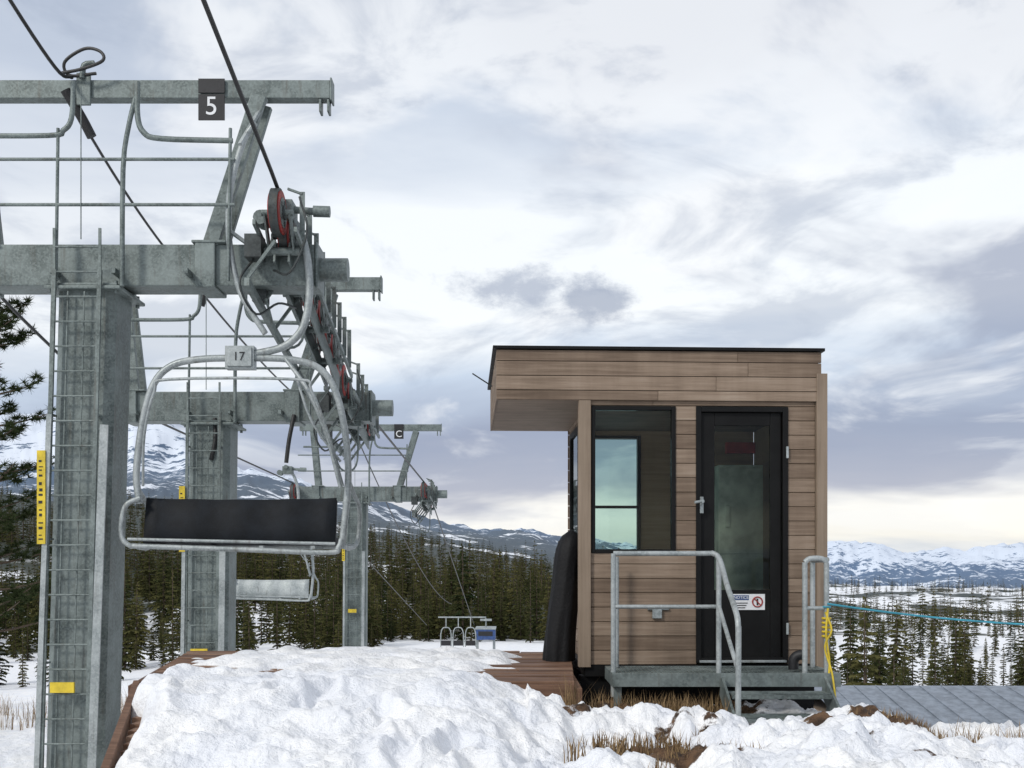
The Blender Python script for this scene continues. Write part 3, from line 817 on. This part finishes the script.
    for sx in (-.10, .06): b.beam((lx(zlo)+sx, yl+.03, zlo), (lx(zarm)+sx, yl+.03, zarm-.3), .012, .012, up=(0,1,0))
    z = zlo+.4
    while z < zarm-.3:
        for sx in (-.22, .22): b.beam((lx(z)+sx, yl, z), (lx(z)+sx, y-.27, z), .04, .02)
        z += 1.2
    b.obj('ladder', ['steel'], root)
    b = MB(); b.beam((lx(zlo)+.27, yl-.02, zlo), (lx(zarm)+.27, yl-.02, zarm-1.6), .08, .02, up=(0,1,0)); b.beam((lx(zlo)-.26, yl-.02, zlo), (lx(zarm)-.26, yl-.02, zarm-1.5), .05, .02, up=(0,1,0))
    b.obj('edge_channels', ['steel_l'], root)
    b = MB(); zc = 2.3
    b.box(lx(zc)-.31, lx(zc)-.23, yl-.045, yl-.034, zc-.45, zc+.45, 0)
    rl = random.Random(4); zz = zc-.41
    while zz < zc+.38:
        hh = rl.uniform(.008, .03); b.box(lx(zc)-.295+rl.uniform(0,.01), lx(zc)-.245-rl.uniform(0,.02), yl-.048, yl-.046, zz, zz+hh, 1); zz += hh+rl.uniform(.02, .06)
    b.box(lx(.4)-.13, lx(.4)+.10, yl-.06, yl-.03, .42, .52, 0)
    b.obj('warning_labels', ['yellow', 'black'], root)
    b = MB(); b.box(x+1.05, x+1.31, y-.10, y-.085, ztop-.05, ztop+.09); b.box(x+1.05, x+1.31, y-.10, y-.085, ztop-.32, ztop-.065)
    b.obj('number_plates', ['black'], root)
    text('number', digit, .26, (x+1.18, y-.102, ztop-.19), (R(90), 0, 0), 'white', root)
    for nm, xx, s0, s1, nn, rich in (('sheave_train_right', x+1.93, sh0, sh1, ns, True), ('sheave_train_left', x-1.70, y-.45, y+.45, 3, False)):
        b = MB(); sheaves(b, xx, s0, s1, nn, rich)
        zz = rope_z(y)-.52
        b.box(xx-.16, xx+.16, y-.14, y+.14, min(zarm+.2, zz)-.05, max(zarm+.21, zz)+.02)
        b.obj(nm, ['steel', 'steel_d', 'red'], root)
    return x
xT1 = tower(11.0, 4.60, 6.38, -1.2, .15, 10.45, 13.9, 9, '5')
xT2 = tower(15.5, 3.88, 5.62, -2.2, .06, 14.6, 17.1, 6, '6')
xT3 = tower(30.8, 3.72, 5.58, -5.0, .05, 29.9, 32.2, 6, 'C')
tg = empty('cable_guard')
b = MB()
b.tube([(-2.50, 10.7, 5.95), (-2.62, 10.7, 5.75), (-2.74, 10.7, 5.3), (-2.75, 10.7, 4.8), (-2.64, 10.7, 4.3), (-2.40, 10.7, 3.90)], .03, 10, sub=5)
b.beam((-2.62, 10.6, 5.7), (-2.45, 10.95, 6.28), .04, .03)
b.beam((-2.75, 10.7, 4.9), (-2.3, 10.9, 4.6), .04, .03)
b.obj('guard_tube', ['steel_l'], tg)

def rope_obj(name, x0, ya, yb, n=60):
    r0 = empty(name); b = MB()
    ysamp = np.concatenate([np.linspace(ya, 9, 8), np.linspace(9.3, 34, 60), np.linspace(36, yb, 14)])
    b.tube([(x0-.009*y, y, rope_z(y)-.006) for y in ysamp], .02, 8); b.obj('strand', ['rope'], r0)
rope_obj('haul_rope', -2.13, -14, 84); rope_obj('haul_rope', -5.76, -14, 84)
cl = empty('communication_cable'); b = MB()
b.tube([(-4.45, 8.0, 7.1), (-4.42, 9.5, 6.66), (-4.40, 10.6, 6.44), (-4.36, 10.9, 6.48)], .018, 7, sub=6)
b.tube([(-4.45, 10.85, 6.50), (-4.22, 10.8, 6.52), (-4.02, 10.8, 6.60), (-4.05, 10.82, 6.70), (-4.22, 10.85, 6.74), (-4.42, 10.87, 6.62), (-4.38, 10.9, 6.50), (-4.12, 10.9, 6.52)], .016, 7, sub=6)
b.tube([(-4.42, 10.88, 6.35), (-4.30, 11.0, 6.12), (-4.22, 11.05, 5.95)], .05, 9, sub=3)
def cab_span(A, B, sag, n=14):
    A = Vector(A); B = Vector(B)
    return [A.lerp(B, i/n)-Vector((0,0,sag*4*(i/n)*(1-i/n))) for i in range(n+1)]
b.tube(cab_span((-4.24, 11.05, 5.97), (-4.35, 15.5, 5.52), .12), .015, 7)
b.tube(cab_span((-4.35, 15.5, 5.48), (-4.40, 30.8, 5.45), .35), .016, 7)
b.tube(cab_span((-4.40, 30.8, 5.45), (-4.6, 84, -1.0), 1.0), .02, 6)
b.tube([(-4.4, 15.4, 5.62), (-4.3, 15.4, 5.45), (-4.35, 15.4, 5.3)], .05, 8)
b.tube([(-4.12, 15.25, 3.7), (-4.10, 15.2, 3.4), (-4.16, 15.2, 3.12)], .03, 8, sub=3)
b.tube([(-3.02, 15.25, 3.75), (-3.08, 15.2, 3.4), (-3.12, 15.2, 3.08)], .03, 8, sub=3)
b.obj('cable', ['rope'], cl)

# ------------------------------------------------------------ chairs
def chair(cx, cy, zb, seatmat, number):
    root = empty('chairlift_chair'); q = lambda x, y, z: (cx+x, cy+y, zb+z)
    b = MB()
    b.tube([q(-1.0,0,.45), q(-1.03,0,.75), q(-.97,0,1.25), q(-.86,0,1.62), q(-.68,0,1.80), q(-.4,0,1.86), q(0,0,1.87), q(.45,0,1.86), q(.74,0,1.78), q(.90,0,1.58), q(1.0,0,1.2), q(1.04,0,.7), q(.98,0,.05)], .034, 10, sub=5)
    for s in (-1, 1):
        b.tube([q(s*1.03,0,.72 if s > 0 else .6), q(s*1.06,.25,.55), q(s*1.08,.5,.42), q(s*1.06,.52,.1), q(s*1.02,.3,.02), q(s*1.01,-.02,.02)], .022, 8, sub=4)
    b.tube([q(-.98,-.04,.50), q(-1.10,-.06,.44), q(-1.15,-.06,.3), q(-1.15,-.06,.12), q(-1.08,-.06,.04), q(-.95,-.05,.03), q(0,-.05,.0), q(.85,-.05,-.03), q(.95,-.05,.02), q(.98,-.04,.1)], .026, 10, sub=5)
    b.tube([q(-1.10,-.05,.10), q(.92,-.05,.055)], .016, 8)
    b.tube([q(-1.04,.45,.04), q(1.02,.45,.04)], .026, 8)
    for x in (-.8,-.3,.2,.7): b.beam(q(x,-.05,.02), q(x,.48,.03), .04, .03)
    b.tube([q(-.96,-.02,.62), q(-.88,-.22,1.1), q(-.74,-.34,1.5), q(-.6,-.36,1.60), q(.6,-.36,1.60), q(.74,-.34,1.5), q(.88,-.22,1.1), q(.99,-.02,.62)], .014, 8, sub=4)
    b.tube([q(.45,-.1,1.84), q(.70,-.25,1.5), q(.86,-.2,1.1), q(.98,-.1,.6)], .02, 8, sub=4)
    b.tube([q(.60,-.30,1.60), q(.74,-.28,1.2), q(.98,-.1,.85)], .013, 6, sub=3)
    b.box(cx-.15, cx+.13, cy-.06, cy+.06, zb+1.76, zb+1.98)
    b.tube([q(0,0,1.90), q(.22,0,1.93), q(.44,0,2.0), q(.60,0,2.18), q(.66,0,2.5), q(.64,0,2.85), q(.56,0,3.12), q(.46,0,3.26)], .038, 12, sub=5)
    b.obj('bail_and_hanger', ['steel_l'], root)
    b = MB()
    b.box(cx+.28, cx+.52, cy-.14, cy+.14, zb+3.19, zb+3.38); b.cyl(q(.50,0,3.32), q(.74,0,3.30), .035, 12); b.cyl(q(.70,0,3.305), q(.86,0,3.30), .055, 12); b.cyl(q(.38,-.2,3.36), q(.38,.2,3.36), .05, 12)
    b.cyl(q(.2,-.1,3.22), q(.2,.1,3.22), .07, 12); b.obj('grip', ['steel', 'red'], root, .008)
    b = MB()
    Mx = Matrix.Translation(Vector(q(0, .02, .06))) @ Matrix.Rotation(R(-12), 4, 'X')
    vs = []; n = 30
    for j in range(7):
        zz = .46*j/6
        for i in range(n+1):
            xx = -.97+1.88*i/n; e = abs(2*i/n-1); ed = 1-max(0, (e-.93)/.07)**2; ez = 1-(abs(2*j/6-1))**4
            bul = .035*ed*ez+.008*math.cos(i/n*math.pi*8)
            vs.append(Mx @ Vector((xx, -bul, zz-.015*(1-e*e)*(j/6))))
    b.add(vs, [(j*(n+1)+i, j*(n+1)+i+1, (j+1)*(n+1)+i+1, (j+1)*(n+1)+i) for j in range(6) for i in range(n)], 0, .5, True)
    b.box(-.97, .91, .002, .05, 0, .44, 0, .5, Mx)
    b.box(cx-.95, cx+.90, cy+.07, cy+.50, zb+.045, zb+.12, 0)
    b.obj('seat_and_backrest', [seatmat], root)
    if number:
        b = MB(); b.box(cx-.13, cx+.11, cy-.078, cy-.064, zb+1.78, zb+1.96); b.obj('number_plate', ['steel_l'], root)
        text('number', number, .12, (cx-.01, cy-.082, zb+1.87), (R(90),0,0), 'black', root)
chair(-2.64, 10.75, 1.80, 'chairseat', '17')
chair(-6.1, 28.0, .85, 'steel_l', '')

lt = empty('lower_lift_terminal')
b = MB(); gy = 86; g0 = gzz(-2.5, gy)
zt_ = -3.1
b.box(-2.8, -1.3, gy-1, gy+2, zt_-.7, zt_+.1, 0); b.box(-2.85, -1.25, gy-1.05, gy+2.05, zt_+.101, zt_+.2, 1)
b.box(-2.6, -1.5, gy-1.03, gy-1.001, zt_-.40, zt_-.05, 2)
for x in (-2.7, -1.4): b.beam((x, gy, g0-.5), (x, gy, zt_-.7), .2, .2, 1)
b.cyl((-2.05, gy+.5, zt_+.2), (-2.05, gy+.5, zt_+.9), .06, 8, 1); b.box(-2.5, -1.6, gy+.3, gy+.7, zt_+.7, zt_+.85, 1)
# row of parked chairs next to the terminal
for k in range(3):
    x0 = -5.5+k*.95; zq = zt_-1.25
    b.tube([(x0, gy-1, zq), (x0, gy-1, zq+1.0), (x0+.15, gy-1, zq+1.45), (x0+.4, gy-1, zq+1.5), (x0+.65, gy-1, zq+1.45), (x0+.8, gy-1, zq+1.0), (x0+.8, gy-1, zq)], .05, 6, 1, sub=2)
    b.box(x0+.03, x0+.77, gy-1.05, gy-.95, zq+.1, zq+.5, 2)
    b.beam((x0+.4, gy-1, zq+1.5), (x0+.4, gy-1, zq+2.3), .07, .07, 1)
b.beam((-5.7, gy-1, zt_+1.05), (-2.0, gy-1, zt_+1.05), .1, .1, 1)
b.obj('terminal_body', ['blue', 'steel_l', 'black'], lt)

# ------------------------------------------------------------ light
SUN_EL, SUN_AZ = R(36), R(222)
sd = Vector((math.sin(SUN_AZ)*math.cos(SUN_EL), math.cos(SUN_AZ)*math.cos(SUN_EL), math.sin(SUN_EL)))
sl = bpy.data.lights.new('sun', 'SUN'); sl.energy = 1.9; sl.angle = R(10); sl.color = (1, .96, .90)
so = bpy.data.objects.new('sun', sl); scene.collection.objects.link(so); so.rotation_euler = sd.to_track_quat('Z', 'Y').to_euler()

# ------------------------------------------------------------ world
wd = bpy.data.worlds.new('World'); scene.world = wd; wd.use_nodes = True
try:
    wd.cycles.sampling_method = 'MANUAL'; wd.cycles.sample_map_resolution = 256
except Exception: pass
wn = wd.node_tree; wn.nodes.clear(); T = NT(wn)
gen = T.n('ShaderNodeTexCoord').outputs['Generated']
nrmz = T.n('ShaderNodeVectorMath', operation='NORMALIZE'); T.l(gen, nrmz.inputs[0]); dirv = nrmz.outputs[0]
sep = T.n('ShaderNodeSeparateXYZ'); T.l(dirv, sep.inputs[0])
zc = T.math('MAXIMUM', sep.outputs[2], 0.0)
den = T.math('ADD', zc, .16)
cx = T.math('DIVIDE', sep.outputs[0], den); cy = T.math('DIVIDE', sep.outputs[1], den)
cmb = T.n('ShaderNodeCombineXYZ'); T.l(cx, cmb.inputs[0]); T.l(cy, cmb.inputs[1]); cp = cmb.outputs[0]
n1 = T.noise(T.mapping(cp, (1, 1, 1), (3.1, 1.7, 0)), .85, 6, .52, .5)
n2 = T.noise(T.mapping(cp, (1, .8, 1), (7.7, 4.2, 2)), 1.7, 6, .56, .5)
n3 = T.noise(T.mapping(dirv, (1.2, 1.2, 5.5), (1, 2, 3)), 2.2, 5, .55, .3)
n4 = T.noise(T.mapping(dirv, (1, 1, 2.2), (4, 1, 8)), 5.5, 6, .58, .5)
el = T.math('ADD', zc, T.math('MULTIPLY', T.math('SUBTRACT', n3, .5), .13))
el = T.math('ADD', el, T.math('MULTIPLY', sep.outputs[0], -.035))
base = T.ramp(el, [(0, (.72,.75,.78)), (.014, (.97,.94,.86)), (.048, (1,.98,.93)), (.068, (.46,.48,.57)), (.115, (.34,.385,.51)), (.165, (.58,.67,.80)), (.21, (.95,.98,1)), (.31, (.92,.96,1)), (.38, (.60,.67,.78)), (.47, (.45,.52,.64)), (1, (.88,.90,.93))])
dark = T.mr(n1, .44, .56)
darkR = T.math('MULTIPLY', dark, T.mr(sep.outputs[0], -.2, .3, .25, 1.0))
c = T.mix(T.math('MULTIPLY', darkR, T.mr(zc, .08, .2, .1, .78)), base, (.33, .37, .485, 1))
br_ = T.math('MULTIPLY', T.mr(n2, .48, .62), T.mr(zc, .06, .16, .2, .70))
c = T.mix(br_, c, (.97, .985, 1, 1))
dk2 = T.math('MULTIPLY', T.mr(n4, .50, .66), T.mr(zc, .05, .2, .15, .50))
c = T.mix(dk2, c, (.36, .42, .54, 1))
def wisp(c, x, z, sx, sz, col, amt, off):
    wx = T.noise(T.mapping(dirv, (1, 1, 1.6), (off, 0, 0)), 16, 6, .68)
    vx = T.math('DIVIDE', T.math('SUBTRACT', sep.outputs[0], x), sx); vz = T.math('DIVIDE', T.math('SUBTRACT', sep.outputs[2], z), sz)
    d = T.math('SQRT', T.math('ADD', T.math('MULTIPLY', vx, vx), T.math('MULTIPLY', vz, vz)))
    d = T.math('ADD', d, T.math('MULTIPLY', T.math('SUBTRACT', wx, .5), 4.4))
    f = T.math('MULTIPLY', T.mr(d, .1, 1.4, 1, 0), T.math('GREATER_THAN', sep.outputs[1], 0))
    return T.mix(T.math('MULTIPLY', f, amt), c, (*col, 1))
c = wisp(c, .025, .248, .065, .014, (.38, .43, .54), .75, 0)
c = wisp(c, .070, .236, .034, .016, (.32, .37, .48), .75, 4)
sky = T.n('ShaderNodeTexSky'); sky.sky_type = 'NISHITA'; sky.sun_disc = False; sky.sun_elevation = SUN_EL; sky.sun_rotation = SUN_AZ
b1 = T.n('ShaderNodeBackground'); T.l(sky.outputs[0], b1.inputs[0]); b1.inputs[1].default_value = .1
b2 = T.n('ShaderNodeBackground'); T.l(c, b2.inputs[0]); b2.inputs[1].default_value = 1.08
mx = T.n('ShaderNodeMixShader'); mx.inputs[0].default_value = .94
T.l(b1.outputs[0], mx.inputs[1]); T.l(b2.outputs[0], mx.inputs[2])
o = T.n('ShaderNodeOutputWorld'); T.l(mx.outputs[0], o.inputs[0])
scene.view_settings.view_transform = 'Standard'; scene.view_settings.look = 'None'; scene.view_settings.exposure = 0
